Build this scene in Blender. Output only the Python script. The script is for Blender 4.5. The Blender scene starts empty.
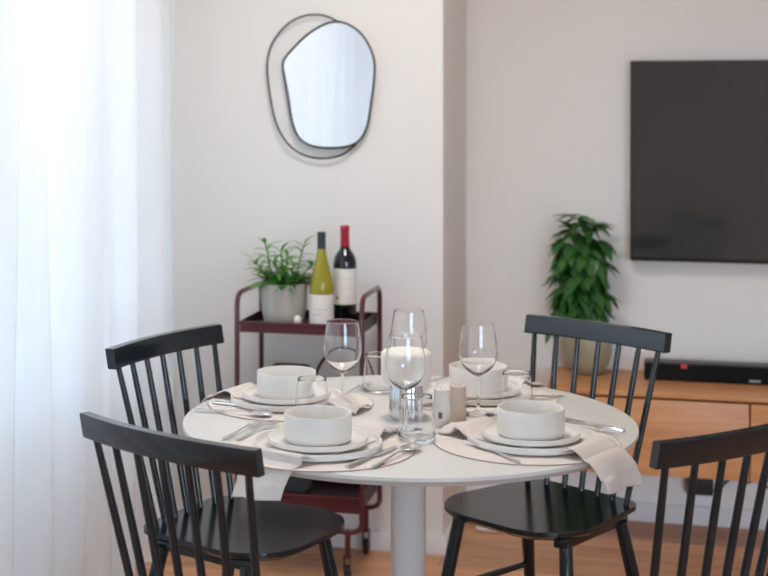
import bpy, bmesh, math, random
from mathutils import Vector, Matrix, noise
PI = math.pi
R = math.radians
C = bpy.context.scene.collection
SC = bpy.context.scene

# ------------------------------------------------------------------ camera, sky, exposure
F_PX, PX, PY, CAM_H = 1450.0, 300.0, 95.0, 1.50
cam_d = bpy.data.cameras.new('camera')
cam = bpy.data.objects.new('camera', cam_d)
C.objects.link(cam)
cam.location = (0, 0, CAM_H)
cam.rotation_euler = (PI / 2, 0, 0)
cam_d.sensor_width = 36.0
cam_d.lens = F_PX / 768 * 36.0
cam_d.shift_x = (384 - PX) / 768
cam_d.shift_y = (PY - 288) / 768
cam_d.dof.use_dof = True
cam_d.dof.focus_distance = 3.1
cam_d.dof.aperture_fstop = 4.0
SC.camera = cam

SC.view_settings.view_transform = 'Standard'
SC.view_settings.look = 'None'
SC.view_settings.exposure = 1.5
SC.view_settings.gamma = 1.0
SC.view_settings.use_curve_mapping = False

SKY_STRENGTH = 5.0
FILL_POWER = 9.0  # emission of the added ceiling fill
world = bpy.data.worlds.new('sky')
SC.world = world
world.use_nodes = True
wn, wl = world.node_tree.nodes, world.node_tree.links
wn.clear()
tc = wn.new('ShaderNodeTexCoord')
sx = wn.new('ShaderNodeSeparateXYZ')
rp = wn.new('ShaderNodeValToRGB')
bg = wn.new('ShaderNodeBackground')
wo = wn.new('ShaderNodeOutputWorld')
mr = wn.new('ShaderNodeMapRange')
mr.inputs['From Min'].default_value = -0.3
mr.inputs['From Max'].default_value = 0.7
wl.new(tc.outputs['Generated'], sx.inputs[0])
wl.new(sx.outputs['Z'], mr.inputs['Value'])
wl.new(mr.outputs[0], rp.inputs[0])
e = rp.color_ramp.elements
e[0].position = 0.0; e[0].color = (0.10, 0.11, 0.12, 1)
e[1].position = 1.0; e[1].color = (0.62, 0.78, 1.0, 1)
x = e.new(0.295); x.color = (0.20, 0.23, 0.27, 1)
x = e.new(0.33); x.color = (0.60, 0.79, 1.0, 1)
wl.new(rp.outputs[0], bg.inputs[0])
bg.inputs[1].default_value = SKY_STRENGTH
wl.new(bg.outputs[0], wo.inputs[0])

CY = SC.cycles
CY.max_bounces = 48
CY.diffuse_bounces = 8
CY.glossy_bounces = 6
CY.transmission_bounces = 48
CY.transparent_max_bounces = 16
CY.sample_clamp_indirect = 6.0
CY.blur_glossy = 0.3
try:
    CY.use_denoising = True
except Exception:
    pass

# ------------------------------------------------------------------ room frame (walls stand 14.3 degrees off the camera axis)
TH = R(14.3)
U = Vector((math.cos(TH), -math.sin(TH), 0))
V = Vector((math.sin(TH), math.cos(TH), 0))
C0 = Vector((0.468, 4.73, 0))


def W(s, t, z=0.0):
    return C0 + U * s + V * t + Vector((0, 0, z))


def P(px, py, z):
    """where the sight line through a point of the photograph meets height z"""
    y = (CAM_H - z) * F_PX / (py - PY)
    return Vector(((px - PX) / F_PX * y, y, z))


def on_wall(px, py, t):
    """(s, z) where that sight line meets the plane t of the room frame"""
    d = Vector(((px - PX) / F_PX, 1.0, 0))
    k = (V.dot(C0) + t) / V.dot(d)
    p = d * k
    return U.dot(p - C0), CAM_H - (py - PY) / F_PX * k


def portal(name, s, t, z, w, h, normal):
    l = bpy.data.lights.new(name, 'AREA')
    l.shape = 'RECTANGLE'
    l.size, l.size_y = w, h
    l.cycles.is_portal = True
    o = bpy.data.objects.new(name, l)
    C.objects.link(o)
    o.location = W(s, t, z)
    o.rotation_euler = normal.to_track_quat('-Z', 'Z').to_euler()
    return o


WIN_S = -1.13          # inner face of the window wall
WIN_T0, WIN_T1 = -6.1, -0.26
WIN_Z0, WIN_Z1 = 0.62, 2.42
FRONT_T = -6.3
portal('window_daylight', WIN_S - 0.12, (WIN_T0 + WIN_T1) / 2, (WIN_Z0 + WIN_Z1) / 2, WIN_T1 - WIN_T0, WIN_Z1 - WIN_Z0, U)
portal('rear_fill_daylight', 2.93, FRONT_T - 0.1, 1.325, 2.35, 2.15, V)  # sky through the unseen opening put in for frontal fill

# ------------------------------------------------------------------ materials


def lin(c):
    return tuple(((v / 255) / 12.92 if v / 255 <= 0.04045 else ((v / 255 + 0.055) / 1.055) ** 2.4) for v in c) + (1.0,)


def mat(name, col, rough=0.5, metal=0.0, bump=0.0, scale=40.0, vary=0.0, spec=None, coat=0.0, trans=0.0, ior=None, sss=0.0):
    m = bpy.data.materials.new(name)
    m.use_nodes = True
    nt = m.node_tree
    b = nt.nodes['Principled BSDF']
    c = lin(col) if max(col) > 1.001 else tuple(col) + (1.0,)
    b.inputs['Base Color'].default_value = c
    b.inputs['Roughness'].default_value = rough
    b.inputs['Metallic'].default_value = metal
    if spec is not None:
        b.inputs['Specular IOR Level'].default_value = spec
    if coat:
        b.inputs['Coat Weight'].default_value = coat
        b.inputs['Coat Roughness'].default_value = 0.05
    if trans:
        b.inputs['Transmission Weight'].default_value = trans
    if ior:
        b.inputs['IOR'].default_value = ior
    if sss:
        b.inputs['Subsurface Weight'].default_value = sss
        b.inputs['Subsurface Radius'].default_value = (0.02, 0.015, 0.01)
    if bump or vary:
        tcn = nt.nodes.new('ShaderNodeTexCoord')
        nz = nt.nodes.new('ShaderNodeTexNoise')
        nz.inputs['Scale'].default_value = scale
        nz.inputs['Detail'].default_value = 4
        nt.links.new(tcn.outputs['Object'], nz.inputs['Vector'])
        if bump:
            bp = nt.nodes.new('ShaderNodeBump')
            bp.inputs['Strength'].default_value = bump
            bp.inputs['Distance'].default_value = 0.002
            nt.links.new(nz.outputs['Fac'], bp.inputs['Height'])
            nt.links.new(bp.outputs['Normal'], b.inputs['Normal'])
        if vary:
            mx = nt.nodes.new('ShaderNodeMix')
            mx.data_type = 'RGBA'
            mx.inputs['A'].default_value = tuple(v * (1 - vary) for v in c[:3]) + (1,)
            mx.inputs['B'].default_value = tuple(min(1, v * (1 + vary)) for v in c[:3]) + (1,)
            nt.links.new(nz.outputs['Fac'], mx.inputs['Factor'])
            nt.links.new(mx.outputs['Result'], b.inputs['Base Color'])
    return m


def wood_mat(name, c1, c2, scale, rough=0.45, planks=None, axis=0):
    m = bpy.data.materials.new(name)
    m.use_nodes = True
    nt = m.node_tree
    n, l = nt.nodes, nt.links
    b = n['Principled BSDF']
    b.inputs['Roughness'].default_value = rough
    t = n.new('ShaderNodeTexCoord')
    mp = n.new('ShaderNodeMapping')
    mp.inputs['Scale'].default_value = scale
    l.new(t.outputs['Object'], mp.inputs[0])
    nz = n.new('ShaderNodeTexNoise')
    nz.inputs['Scale'].default_value = 1.0
    nz.inputs['Detail'].default_value = 6
    nz.inputs['Distortion'].default_value = 0.6
    l.new(mp.outputs[0], nz.inputs['Vector'])
    cr = n.new('ShaderNodeValToRGB')
    cr.color_ramp.elements[0].position = 0.3
    cr.color_ramp.elements[0].color = lin(c1)
    cr.color_ramp.elements[1].position = 0.72
    cr.color_ramp.elements[1].color = lin(c2)
    l.new(nz.outputs['Fac'], cr.inputs[0])
    col = cr.outputs[0]
    if planks:
        mp2 = n.new('ShaderNodeMapping')
        mp2.inputs['Rotation'].default_value = (0, 0, planks[2])
        l.new(t.outputs['Object'], mp2.inputs[0])
        br = n.new('ShaderNodeTexBrick')
        br.inputs['Color1'].default_value = (0.75, 0.75, 0.75, 1)
        br.inputs['Color2'].default_value = (1.12, 1.08, 1.04, 1)
        br.inputs['Mortar'].default_value = (0.45, 0.42, 0.4, 1)
        br.inputs['Scale'].default_value = 1.0
        br.inputs['Mortar Size'].default_value = 0.0012
        br.inputs['Brick Width'].default_value = planks[0]
        br.inputs['Row Height'].default_value = planks[1]
        br.offset_frequency = 2
        l.new(mp2.outputs[0], br.inputs['Vector'])
        mx = n.new('ShaderNodeMix')
        mx.data_type = 'RGBA'
        mx.blend_type = 'MULTIPLY'
        mx.inputs['Factor'].default_value = 1.0
        l.new(col, mx.inputs['A'])
        l.new(br.outputs['Color'], mx.inputs['B'])
        col = mx.outputs['Result']
    l.new(col, b.inputs['Base Color'])
    return m


def thin_mat(name, tint, base=0.05, power=5.0):
    """a window pane: mostly clear with a mirror-like sheen at grazing angles"""
    m = bpy.data.materials.new(name)
    m.use_nodes = True
    n, l = m.node_tree.nodes, m.node_tree.links
    n.clear()
    out = n.new('ShaderNodeOutputMaterial')
    mx = n.new('ShaderNodeMixShader')
    lw = n.new('ShaderNodeLayerWeight')
    lw.inputs['Blend'].default_value = 0.5
    pw = n.new('ShaderNodeMath')
    pw.operation = 'POWER'
    pw.inputs[1].default_value = power
    l.new(lw.outputs['Facing'], pw.inputs[0])
    fr = n.new('ShaderNodeMath')
    fr.operation = 'MULTIPLY_ADD'
    fr.inputs[1].default_value = 0.9
    fr.inputs[2].default_value = base
    fr.use_clamp = True
    l.new(pw.outputs[0], fr.inputs[0])
    tr = n.new('ShaderNodeBsdfTransparent')
    tr.inputs[0].default_value = tint
    gl = n.new('ShaderNodeBsdfGlossy')
    gl.inputs['Roughness'].default_value = 0.02
    l.new(fr.outputs[0], mx.inputs[0])
    l.new(tr.outputs[0], mx.inputs[1])
    l.new(gl.outputs[0], mx.inputs[2])
    l.new(mx.outputs[0], out.inputs[0])
    return m


SHEER_T = 0.082


def sheer_mat(name, col):
    m = bpy.data.materials.new(name)
    m.use_nodes = True
    n, l = m.node_tree.nodes, m.node_tree.links
    n.clear()
    out = n.new('ShaderNodeOutputMaterial')
    df = n.new('ShaderNodeBsdfDiffuse')
    df.inputs[0].default_value = col
    tl = n.new('ShaderNodeBsdfTranslucent')
    tl.inputs[0].default_value = col
    tr = n.new('ShaderNodeBsdfTransparent')
    m1 = n.new('ShaderNodeMixShader')
    m1.inputs[0].default_value = SHEER_T
    m2 = n.new('ShaderNodeMixShader')
    # weave: fine threads let a little of the view through
    t = n.new('ShaderNodeTexCoord')
    nz = n.new('ShaderNodeTexNoise')
    nz.inputs['Scale'].default_value = 3.0
    l.new(t.outputs['Object'], nz.inputs['Vector'])
    mr_ = n.new('ShaderNodeMapRange')
    mr_.inputs['To Min'].default_value = 0.025
    mr_.inputs['To Max'].default_value = 0.05
    l.new(nz.outputs['Fac'], mr_.inputs[0])
    l.new(mr_.outputs[0], m2.inputs[0])
    l.new(df.outputs[0], m1.inputs[1])
    l.new(tl.outputs[0], m1.inputs[2])
    l.new(m1.outputs[0], m2.inputs[1])
    l.new(tr.outputs[0], m2.inputs[2])
    l.new(m2.outputs[0], out.inputs[0])
    return m


M = {
    'wall': mat('wall_paint', (235, 231, 226), 0.85, bump=0.05, scale=120, spec=0.2),
    'ceiling': mat('ceiling_paint', (236, 234, 231), 0.9),
    'base': mat('baseboard_paint', (225, 223, 221), 0.5),
    'floor': wood_mat('oak_floor', (186, 130, 92), (224, 174, 130), (3, 40, 3), 0.42, planks=(0.62, 0.105, 0)),
    'sheer': sheer_mat('sheer_fabric', (0.80, 0.80, 0.80, 1)),
    'pane': thin_mat('window_pane', (0.95, 0.97, 0.97, 1)),
    'pvc': mat('window_frame_paint', (235, 236, 238), 0.4),
    'chair': mat('chair_lacquer', (15, 27, 34), 0.16, vary=0.12, scale=6, spec=0.6),
    'table': mat('table_laminate', (214, 211, 205), 0.42, vary=0.02, scale=8),
    'pedestal': mat('pedestal_lacquer', (206, 202, 198), 0.4),
    'ceramic': mat('stoneware', (226, 222, 216), 0.38, vary=0.03, scale=90, spec=0.4),
    'mat': mat('placemat_fabric', (220, 212, 204), 0.8, bump=0.2, scale=300),
    'mat_edge': mat('placemat_edge', (168, 152, 144), 0.85),
    'tag': mat('red_tag', (196, 108, 104), 0.8),
    'napkin': mat('linen', (216, 207, 200), 0.9, bump=0.35, scale=220, vary=0.03),
    'steel': mat('steel', (226, 226, 226), 0.22, metal=1.0),
    'thin_glass': thin_mat('thin_clear_glass', (0.985, 0.99, 0.99, 1), 0.075, 2.3),
    'glass': mat('clear_glass', (1.0, 1.0, 1.0), 0.0, trans=1.0, ior=1.47),
    'wax': mat('candle_wax', (236, 230, 220), 0.6, sss=0.2),
    'silver': mat('silver_glaze', (214, 216, 222), 0.14, metal=1.0),
    'wick': mat('wick', (60, 52, 46), 0.9),
    'stone': mat('pale_stone', (222, 213, 205), 0.55, vary=0.10, scale=30),
    'stone_dark': mat('beige_stone', (206, 188, 172), 0.6, vary=0.10, scale=30),
    'hole': mat('shaker_hole', (110, 105, 102), 0.8),
    'burgundy': mat('burgundy_lacquer', (84, 19, 29), 0.28, coat=0.3),
    'tray': mat('tray_inside', (34, 11, 14), 0.45),
    'rubber': mat('black_rubber', (18, 18, 18), 0.6),
    'pot': mat('grey_ceramic', (184, 180, 171), 0.5, vary=0.05, scale=12),
    'pot_olive': mat('olive_ceramic', (152, 143, 118), 0.4, vary=0.06, scale=10),
    'soil': mat('soil', (48, 36, 28), 0.95, bump=0.8, scale=80),
    'leaf_fresh': mat('fresh_leaf', (88, 150, 56), 0.42, vary=0.35, scale=9),
    'leaf_dark': mat('deep_green_leaf', (60, 108, 50), 0.33, vary=0.4, scale=9),
    'stem': mat('green_stem', (92, 112, 60), 0.6),
    'bark': mat('bark', (112, 86, 60), 0.8, bump=0.5, scale=60),
    'white_wine': mat('yellow_green_glass', (0.52, 0.47, 0.05), 0.06, trans=0.55, ior=1.4),
    'red_wine': mat('dark_bottle_glass', (14, 20, 26), 0.06, coat=0.5),
    'screw_cap': mat('dark_screw_cap', (52, 58, 62), 0.35, metal=0.4),
    'capsule': mat('red_capsule', (168, 26, 44), 0.4),
    'gold': mat('pale_gold', (214, 172, 110), 0.4, metal=0.3),
    'paper': mat('label_paper', (236, 230, 224), 0.7),
    'ink': mat('grey_ink', (128, 124, 122), 0.8),
    'mirror': mat('mirror_glass', (0.93, 0.95, 0.97), 0.01, metal=1.0),
    'wire': mat('dark_wire', (62, 62, 60), 0.4, metal=0.6),
    'screen': mat('tv_screen', (46, 49, 50), 0.09, spec=0.9),
    'tv_body': mat('tv_body', (14, 14, 15), 0.4),
    'sound': mat('speaker_cloth', (9, 10, 10), 0.75, spec=0.25, bump=0.5, scale=500),
    'sound_top': mat('speaker_top', (44, 44, 44), 0.4),
    'red_light': mat('red_sticker', (206, 70, 74), 0.5),
    'badge': mat('grey_badge', (140, 140, 140), 0.4),
    'oak': wood_mat('honey_oak', (190, 126, 78), (218, 158, 106), (2.2, 2.2, 26), 0.42),
    'oak_dark': mat('door_gap', (92, 62, 40), 0.8),
    'cable': mat('black_cable', (16, 16, 17), 0.5),
    'white_plastic': mat('white_plastic', (235, 232, 232), 0.45),
    'grey_bag': mat('charcoal_cloth', (64, 64, 66), 0.85, bump=0.3, scale=150),
    'garlic': mat('cream_skin', (238, 228, 214), 0.6),
}

# ------------------------------------------------------------------ mesh helpers


def obj(name, bm, m, parent=None, smooth=True, angle=35, loc=None):
    bmesh.ops.recalc_face_normals(bm, faces=bm.faces[:])
    me = bpy.data.meshes.new(name)
    bm.to_mesh(me)
    bm.free()
    for mm in (m if isinstance(m, (list, tuple)) else [m]):
        me.materials.append(mm)
    if smooth:
        me.polygons.foreach_set('use_smooth', [True] * len(me.polygons))
        me.set_sharp_from_angle(angle=R(angle))
    me.update()
    o = bpy.data.objects.new(name, me)
    C.objects.link(o)
    if parent is not None:
        o.parent = parent
    if loc is not None:
        o.location = loc
    return o


def tag(o, label, cat, group=None):
    o['label'] = label
    o['category'] = cat
    if group:
        o['group'] = group
    return o


def thing(name, label, cat, loc=(0, 0, 0), rz=0.0, group=None):
    o = bpy.data.objects.new(name, None)
    C.objects.link(o)
    o.empty_display_size = 0.05
    o.location = loc
    o.rotation_euler = (0, 0, rz)
    return tag(o, label, cat, group)


def struct(name, bm, m, parent=None, **k):
    o = obj(name, bm, m, parent, **k)
    if parent is None:
        o['kind'] = 'structure'
    return o


def copy_tree(src, loc, rz, label, dz=None):
    r = src.copy()
    C.objects.link(r)
    r.location = loc
    r.rotation_euler = (0, 0, rz)
    r['label'] = label
    for ch in list(src.children):
        c = ch.copy()
        C.objects.link(c)
        c.parent = r
        for g in list(ch.children):
            d = g.copy()
            C.objects.link(d)
            d.parent = c
    return r


def add_box(bm, c, d, rot=None, bevel=0.0, seg=2):
    r = bmesh.ops.create_cube(bm, size=1.0)
    vs = r['verts']
    for v in vs:
        v.co = Vector((v.co.x * d[0], v.co.y * d[1], v.co.z * d[2]))
    if bevel:
        es = list({e for v in vs for e in v.link_edges})
        rr = bmesh.ops.bevel(bm, geom=es, offset=bevel, segments=seg, affect='EDGES', profile=0.5)
        vs = list({v for f in rr['faces'] for v in f.verts} | {v for v in vs if v.is_valid})
    mtx = (rot.to_4x4() if rot is not None else Matrix.Identity(4))
    for v in vs:
        v.co = mtx @ v.co + Vector(c)
    return vs


def box(c, d, rot=None, bevel=0.0, seg=2):
    bm = bmesh.new()
    add_box(bm, c, d, rot, bevel, seg)
    return bm


def add_lathe(bm, prof, n=48, off=(0, 0, 0), cap0=False, cap1=False):
    """prof: (radius, z) pairs; a radius of 0 closes to a point"""
    off = Vector(off)
    rings = []
    for r, z in prof:
        if r < 1e-6:
            rings.append([bm.verts.new(off + Vector((0, 0, z)))])
        else:
            rings.append([bm.verts.new(off + Vector((r * math.cos(2 * PI * k / n), r * math.sin(2 * PI * k / n), z))) for k in range(n)])
    for a, b in zip(rings, rings[1:]):
        if len(a) == 1 and len(b) == 1:
            continue
        for k in range(n):
            k2 = (k + 1) % n
            if len(a) == 1:
                bm.faces.new((a[0], b[k], b[k2]))
            elif len(b) == 1:
                bm.faces.new((a[k], a[k2], b[0]))
            else:
                bm.faces.new((a[k], a[k2], b[k2], b[k]))
    if cap0 and len(rings[0]) > 1:
        bm.faces.new(rings[0])
    if cap1 and len(rings[-1]) > 1:
        bm.faces.new(rings[-1])
    return rings


def lathe(prof, n=48, **k):
    bm = bmesh.new()
    add_lathe(bm, prof, n, **k)
    return bm


def add_tube(bm, pts, rad, n=10, closed=False, flat=None):
    pts = [Vector(p) for p in pts]
    m = len(pts)
    rads = rad if isinstance(rad, (list, tuple)) else [rad] * m
    rings = []
    prev = None
    for i, p in enumerate(pts):
        if closed:
            d = pts[(i + 1) % m] - pts[(i - 1) % m]
        else:
            d = pts[min(i + 1, m - 1)] - pts[max(i - 1, 0)]
        d.normalize()
        if prev is None:
            a = Vector((0, 0, 1)) if abs(d.z) < 0.9 else Vector((1, 0, 0))
            nn = (a - d * a.dot(d)).normalized()
        else:
            nn = (prev - d * prev.dot(d)).normalized()
        prev = nn
        bb = d.cross(nn)
        r = rads[i]
        rings.append([bm.verts.new(p + (nn * math.cos(2 * PI * k / n) + bb * math.sin(2 * PI * k / n)) * r) for k in range(n)])
    pairs = list(zip(rings, rings[1:]))
    if closed:
        pairs.append((rings[-1], rings[0]))
    for a, b in pairs:
        for k in range(n):
            bm.faces.new((a[k], a[(k + 1) % n], b[(k + 1) % n], b[k]))
    if not closed:
        bm.faces.new(rings[0][::-1])
        bm.faces.new(rings[-1])


def tube(pts, rad, n=10, closed=False):
    bm = bmesh.new()
    add_tube(bm, pts, rad, n, closed)
    return bm


def spline(pts, per=8, closed=False):
    pts = [Vector(p) for p in pts]
    n = len(pts)
    out = []
    rng = n if closed else n - 1
    for i in range(rng):
        if closed:
            p0, p1, p2, p3 = pts[(i - 1) % n], pts[i], pts[(i + 1) % n], pts[(i + 2) % n]
        else:
            p0, p1, p2, p3 = pts[max(i - 1, 0)], pts[i], pts[i + 1], pts[min(i + 2, n - 1)]
        for k in range(per):
            t = k / per
            out.append(0.5 * ((2 * p1) + (p2 - p0) * t + (2 * p0 - 5 * p1 + 4 * p2 - p3) * t * t + (3 * p1 - p0 - 3 * p2 + p3) * t ** 3))
    if not closed:
        out.append(pts[-1])
    return out


def add_prism(bm, outline, z0, z1, inset0=0.0, z_mid=None):
    """flat slab from a 2-D outline; inset0 draws the lower edge in"""
    pts = [Vector((p[0], p[1], 0)) for p in outline]
    cen = sum(pts, Vector()) / len(pts)
    levels = [(z0, inset0)]
    if z_mid is not None:
        levels.append((z_mid, 0.0))
    levels.append((z1, 0.0))
    rings = []
    for z, ins in levels:
        ring = []
        for p in pts:
            d = p - cen
            q = cen + d * (1 - ins / max(d.length, 1e-6))
            ring.append(bm.verts.new((q.x, q.y, z)))
        rings.append(ring)
    n = len(pts)
    for a, b in zip(rings, rings[1:]):
        for k in range(n):
            bm.faces.new((a[k], a[(k + 1) % n], b[(k + 1) % n], b[k]))
    bm.faces.new(rings[0][::-1])
    bm.faces.new(rings[-1])


def round_poly(corners, radii, seg=8):
    out = []
    n = len(corners)
    for i in range(n):
        p = Vector(corners[i] + (0,)) if len(corners[i]) == 2 else Vector(corners[i])
        a = Vector(corners[i - 1] + (0,)) - p
        b = Vector(corners[(i + 1) % n] + (0,)) - p
        a.normalize(); b.normalize()
        ang = a.angle(b)
        r = radii[i]
        dist = r / math.tan(ang / 2)
        c = p + (a + b).normalized() * (r / math.sin(ang / 2))
        s = p + a * dist - c
        t = p + b * dist - c
        a0 = math.atan2(s.y, s.x)
        a1 = math.atan2(t.y, t.x)
        da = (a1 - a0 + PI) % (2 * PI) - PI
        for k in range(seg + 1):
            th = a0 + da * k / seg
            out.append((c.x + r * math.cos(th), c.y + r * math.sin(th)))
    return out


# ------------------------------------------------------------------ the setting
ROT_ROOM = Matrix.Rotation(-TH, 3, 'Z')


def room_box(bm, s0, s1, t0, t1, z0, z1, bevel=0.0):
    c = W((s0 + s1) / 2, (t0 + t1) / 2, (z0 + z1) / 2)
    add_box(bm, c, (abs(s1 - s0), abs(t1 - t0), abs(z1 - z0)), ROT_ROOM, bevel)


def rb(*a, **k):
    bm = bmesh.new()
    room_box(bm, *a, **k)
    return bm


CEIL = 2.62
TVT = 0.55
RIGHT_S = 4.3
# floor in its own rotated frame so that the boards follow the room
bm = bmesh.new()
add_box(bm, (1.5, -2.8, -0.05), (6.4, 7.8, 0.1))
fl = obj('floor', bm, M['floor'])
fl.location = C0
fl.rotation_euler = (0, 0, -TH)
fl['kind'] = 'structure'
struct('ceiling', rb(WIN_S - 0.2, RIGHT_S + 0.2, FRONT_T - 0.2, TVT + 0.2, CEIL, CEIL + 0.1), M['ceiling'])
struct('wall_back', rb(WIN_S - 0.2, 0.0, 0.0, TVT + 0.2, 0, CEIL, bevel=0.006), M['wall'])
struct('wall_television', rb(0.0, RIGHT_S + 0.2, TVT, TVT + 0.2, 0, CEIL), M['wall'])
struct('wall_right', rb(RIGHT_S, RIGHT_S + 0.2, FRONT_T - 0.2, TVT, 0, CEIL), M['wall'])
bm = bmesh.new()                                       # window wall with its long opening
room_box(bm, WIN_S - 0.2, WIN_S, FRONT_T - 0.2, 0.0, 0, WIN_Z0)
room_box(bm, WIN_S - 0.2, WIN_S, FRONT_T - 0.2, 0.0, WIN_Z1, CEIL)
room_box(bm, WIN_S - 0.2, WIN_S, WIN_T1, 0.0, WIN_Z0, WIN_Z1)
room_box(bm, WIN_S - 0.2, WIN_S, FRONT_T - 0.2, WIN_T0, WIN_Z0, WIN_Z1)
struct('wall_left', bm, M['wall'])
bm = bmesh.new()
room_box(bm, WIN_S, 1.75, FRONT_T - 0.2, FRONT_T, 0, CEIL)
room_box(bm, 4.1, RIGHT_S, FRONT_T - 0.2, FRONT_T, 0, CEIL)
room_box(bm, 1.75, 4.1, FRONT_T - 0.2, FRONT_T, 0, 0.25)
room_box(bm, 1.75, 4.1, FRONT_T - 0.2, FRONT_T, 2.4, CEIL)
struct('wall_front', bm, M['wall'])
bm = bmesh.new()
posts = [WIN_T1, -1.6, -3.05, -4.5, WIN_T0]
for t in posts:
    room_box(bm, WIN_S - 0.13, WIN_S - 0.06, max(t - 0.035, WIN_T0), min(t + 0.035, WIN_T1), WIN_Z0, WIN_Z1)
for z in (WIN_Z0 + 0.04, WIN_Z1 - 0.04):
    room_box(bm, WIN_S - 0.13, WIN_S - 0.06, WIN_T0, WIN_T1, z - 0.04, z + 0.04)
w1 = struct('window_1', bm, M['pvc'])
obj('pane', rb(WIN_S - 0.10, WIN_S - 0.095, WIN_T0, WIN_T1, WIN_Z0, WIN_Z1), M['pane'], w1)
bm = bmesh.new()  # unseen rear window, added and sized to give frontal fill
for s in (1.79, 2.93, 4.06):
    room_box(bm, s - 0.04, s + 0.04, FRONT_T - 0.13, FRONT_T - 0.06, 0.25, 2.4)
for z in (0.29, 2.36):
    room_box(bm, 1.75, 4.1, FRONT_T - 0.13, FRONT_T - 0.06, z - 0.04, z + 0.04)
w2 = struct('rear_fill_window', bm, M['pvc'])
obj('pane', rb(1.75, 4.1, FRONT_T - 0.10, FRONT_T - 0.095, 0.25, 2.4), M['pane'], w2)
BH, BD = 0.066, 0.012
struct('baseboard_back', rb(WIN_S, BD, -BD, 0.0, 0, BH, bevel=0.003), M['base'])
struct('baseboard_return', rb(0.0, BD, -BD + 0.012, TVT - BD, 0, BH, bevel=0.003), M['base'])
struct('baseboard_television', rb(0.0, RIGHT_S, TVT - BD, TVT, 0, BH, bevel=0.003), M['base'])
struct('baseboard_right', rb(RIGHT_S - BD, RIGHT_S, FRONT_T, TVT - BD, 0, BH), M['base'])

# sheer curtain: one long gathered sheet hung from the ceiling in front of the windows
bm = bmesh.new()
random.seed(4)
CUR_S = -0.930
q0, q1, NQ, NZ = 0.003, 6.15, 800, 26
knots = []
q = q0
while q < q1 + 0.4:
    knots.append((q, random.uniform(0.35, 1.5)))
    q += random.uniform(0.06, 0.15)


def fold(q, z):
    d = q + 0.02 * noise.noise(Vector((q * 1.3, z * 0.5, 0.0)))
    for i in range(len(knots) - 1):
        a, b = knots[i][0], knots[i + 1][0]
        if a <= d < b:
            k = (d - a) / (b - a)
            sg = 1 if i % 2 else -1
            amp = knots[i][1] * (0.040 + 0.014 * (1 - z / CEIL))
            return sg * amp * math.sin(PI * k) + 0.022 * noise.noise(Vector((q * 5.0, z * 0.7, 2.0)))
    return 0.0


rows = []
for j in range(NZ + 1):
    z = 0.012 + (CEIL - 0.014) * j / NZ
    rows.append([bm.verts.new(W(CUR_S + fold(q0 + (q1 - q0) * i / NQ, z), -(q0 + (q1 - q0) * i / NQ), z)) for i in range(NQ + 1)])
for a, b in zip(rows, rows[1:]):
    for i in range(NQ):
        bm.faces.new((a[i], a[i + 1], b[i + 1], b[i]))
cu = obj('sheer_curtain', bm, M['sheer'], angle=180)
tag(cu, 'white sheer floor-length curtain hanging in soft folds before the bright window', 'curtain')

# unseen ceiling fill lamp, added to brighten the table and walls
def emit_mat(name, col, k):
    m = bpy.data.materials.new(name)
    m.use_nodes = True
    n = m.node_tree.nodes
    b = n['Principled BSDF']
    b.inputs['Base Color'].default_value = (0.8, 0.8, 0.8, 1)
    b.inputs['Emission Color'].default_value = col + (1,)
    b.inputs['Emission Strength'].default_value = k
    return m


M['lamp'] = emit_mat('fill_lamp_diffuser', (1.0, 0.965, 0.92), FILL_POWER)
for i, (ls, lt, lab) in enumerate(((0.05, -1.25, 'unseen round fill lamp added on the ceiling above the dining table'),)):
    if i == 0:
        l0 = thing('ceiling_fill_lamp', lab, 'lamp', W(ls, lt, CEIL))
        obj('fill_lamp_rim', lathe([(0, 0), (0.30, 0), (0.30, -0.055), (0.285, -0.055), (0.285, -0.01), (0, -0.01)], 64), M['pvc'], l0)
        obj('diffuser', lathe([(0, -0.062), (0.2, -0.06), (0.284, -0.05), (0.284, -0.02), (0, -0.02)], 64), M['lamp'], l0)
    else:
        copy_tree(l0, W(ls, lt, CEIL), 0, lab)

# ------------------------------------------------------------------ dining table
TX, TY, TR, TZ = 0.253, 3.388, 0.525, 0.744
tb = thing('dining_table', 'round off-white pedestal dining table laid for four', 'table', (TX, TY, 0))
bm = lathe([(0, TZ), (TR - 0.003, TZ), (TR - 0.0008, TZ - 0.001), (TR, TZ - 0.003), (TR, TZ - 0.0085), (TR - 0.002, TZ - 0.0105),
            (TR - 0.014, TZ - 0.021), (TR - 0.03, TZ - 0.0225), (0, TZ - 0.0225)], 160)
obj('tabletop', bm, M['table'], tb, angle=25)
bm = lathe([(0, TZ - 0.0225), (0.16, TZ - 0.0225), (0.16, TZ - 0.03), (0.05, TZ - 0.034), (0.0405, TZ - 0.05), (0.0405, 0.12),
            (0.048, 0.075), (0.075, 0.045), (0.13, 0.028), (0.04, 0.022)], 64)
obj('pedestal', bm, M['pedestal'], tb)
bm = lathe([(0.04, 0.03), (0.12, 0.029), (0.24, 0.018), (0.318, 0.008), (0.32, 0.0), (0, 0.0)], 96)
obj('base', bm, M['pedestal'], tb)

# ------------------------------------------------------------------ chairs
SEAT_Z = 0.455


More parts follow.
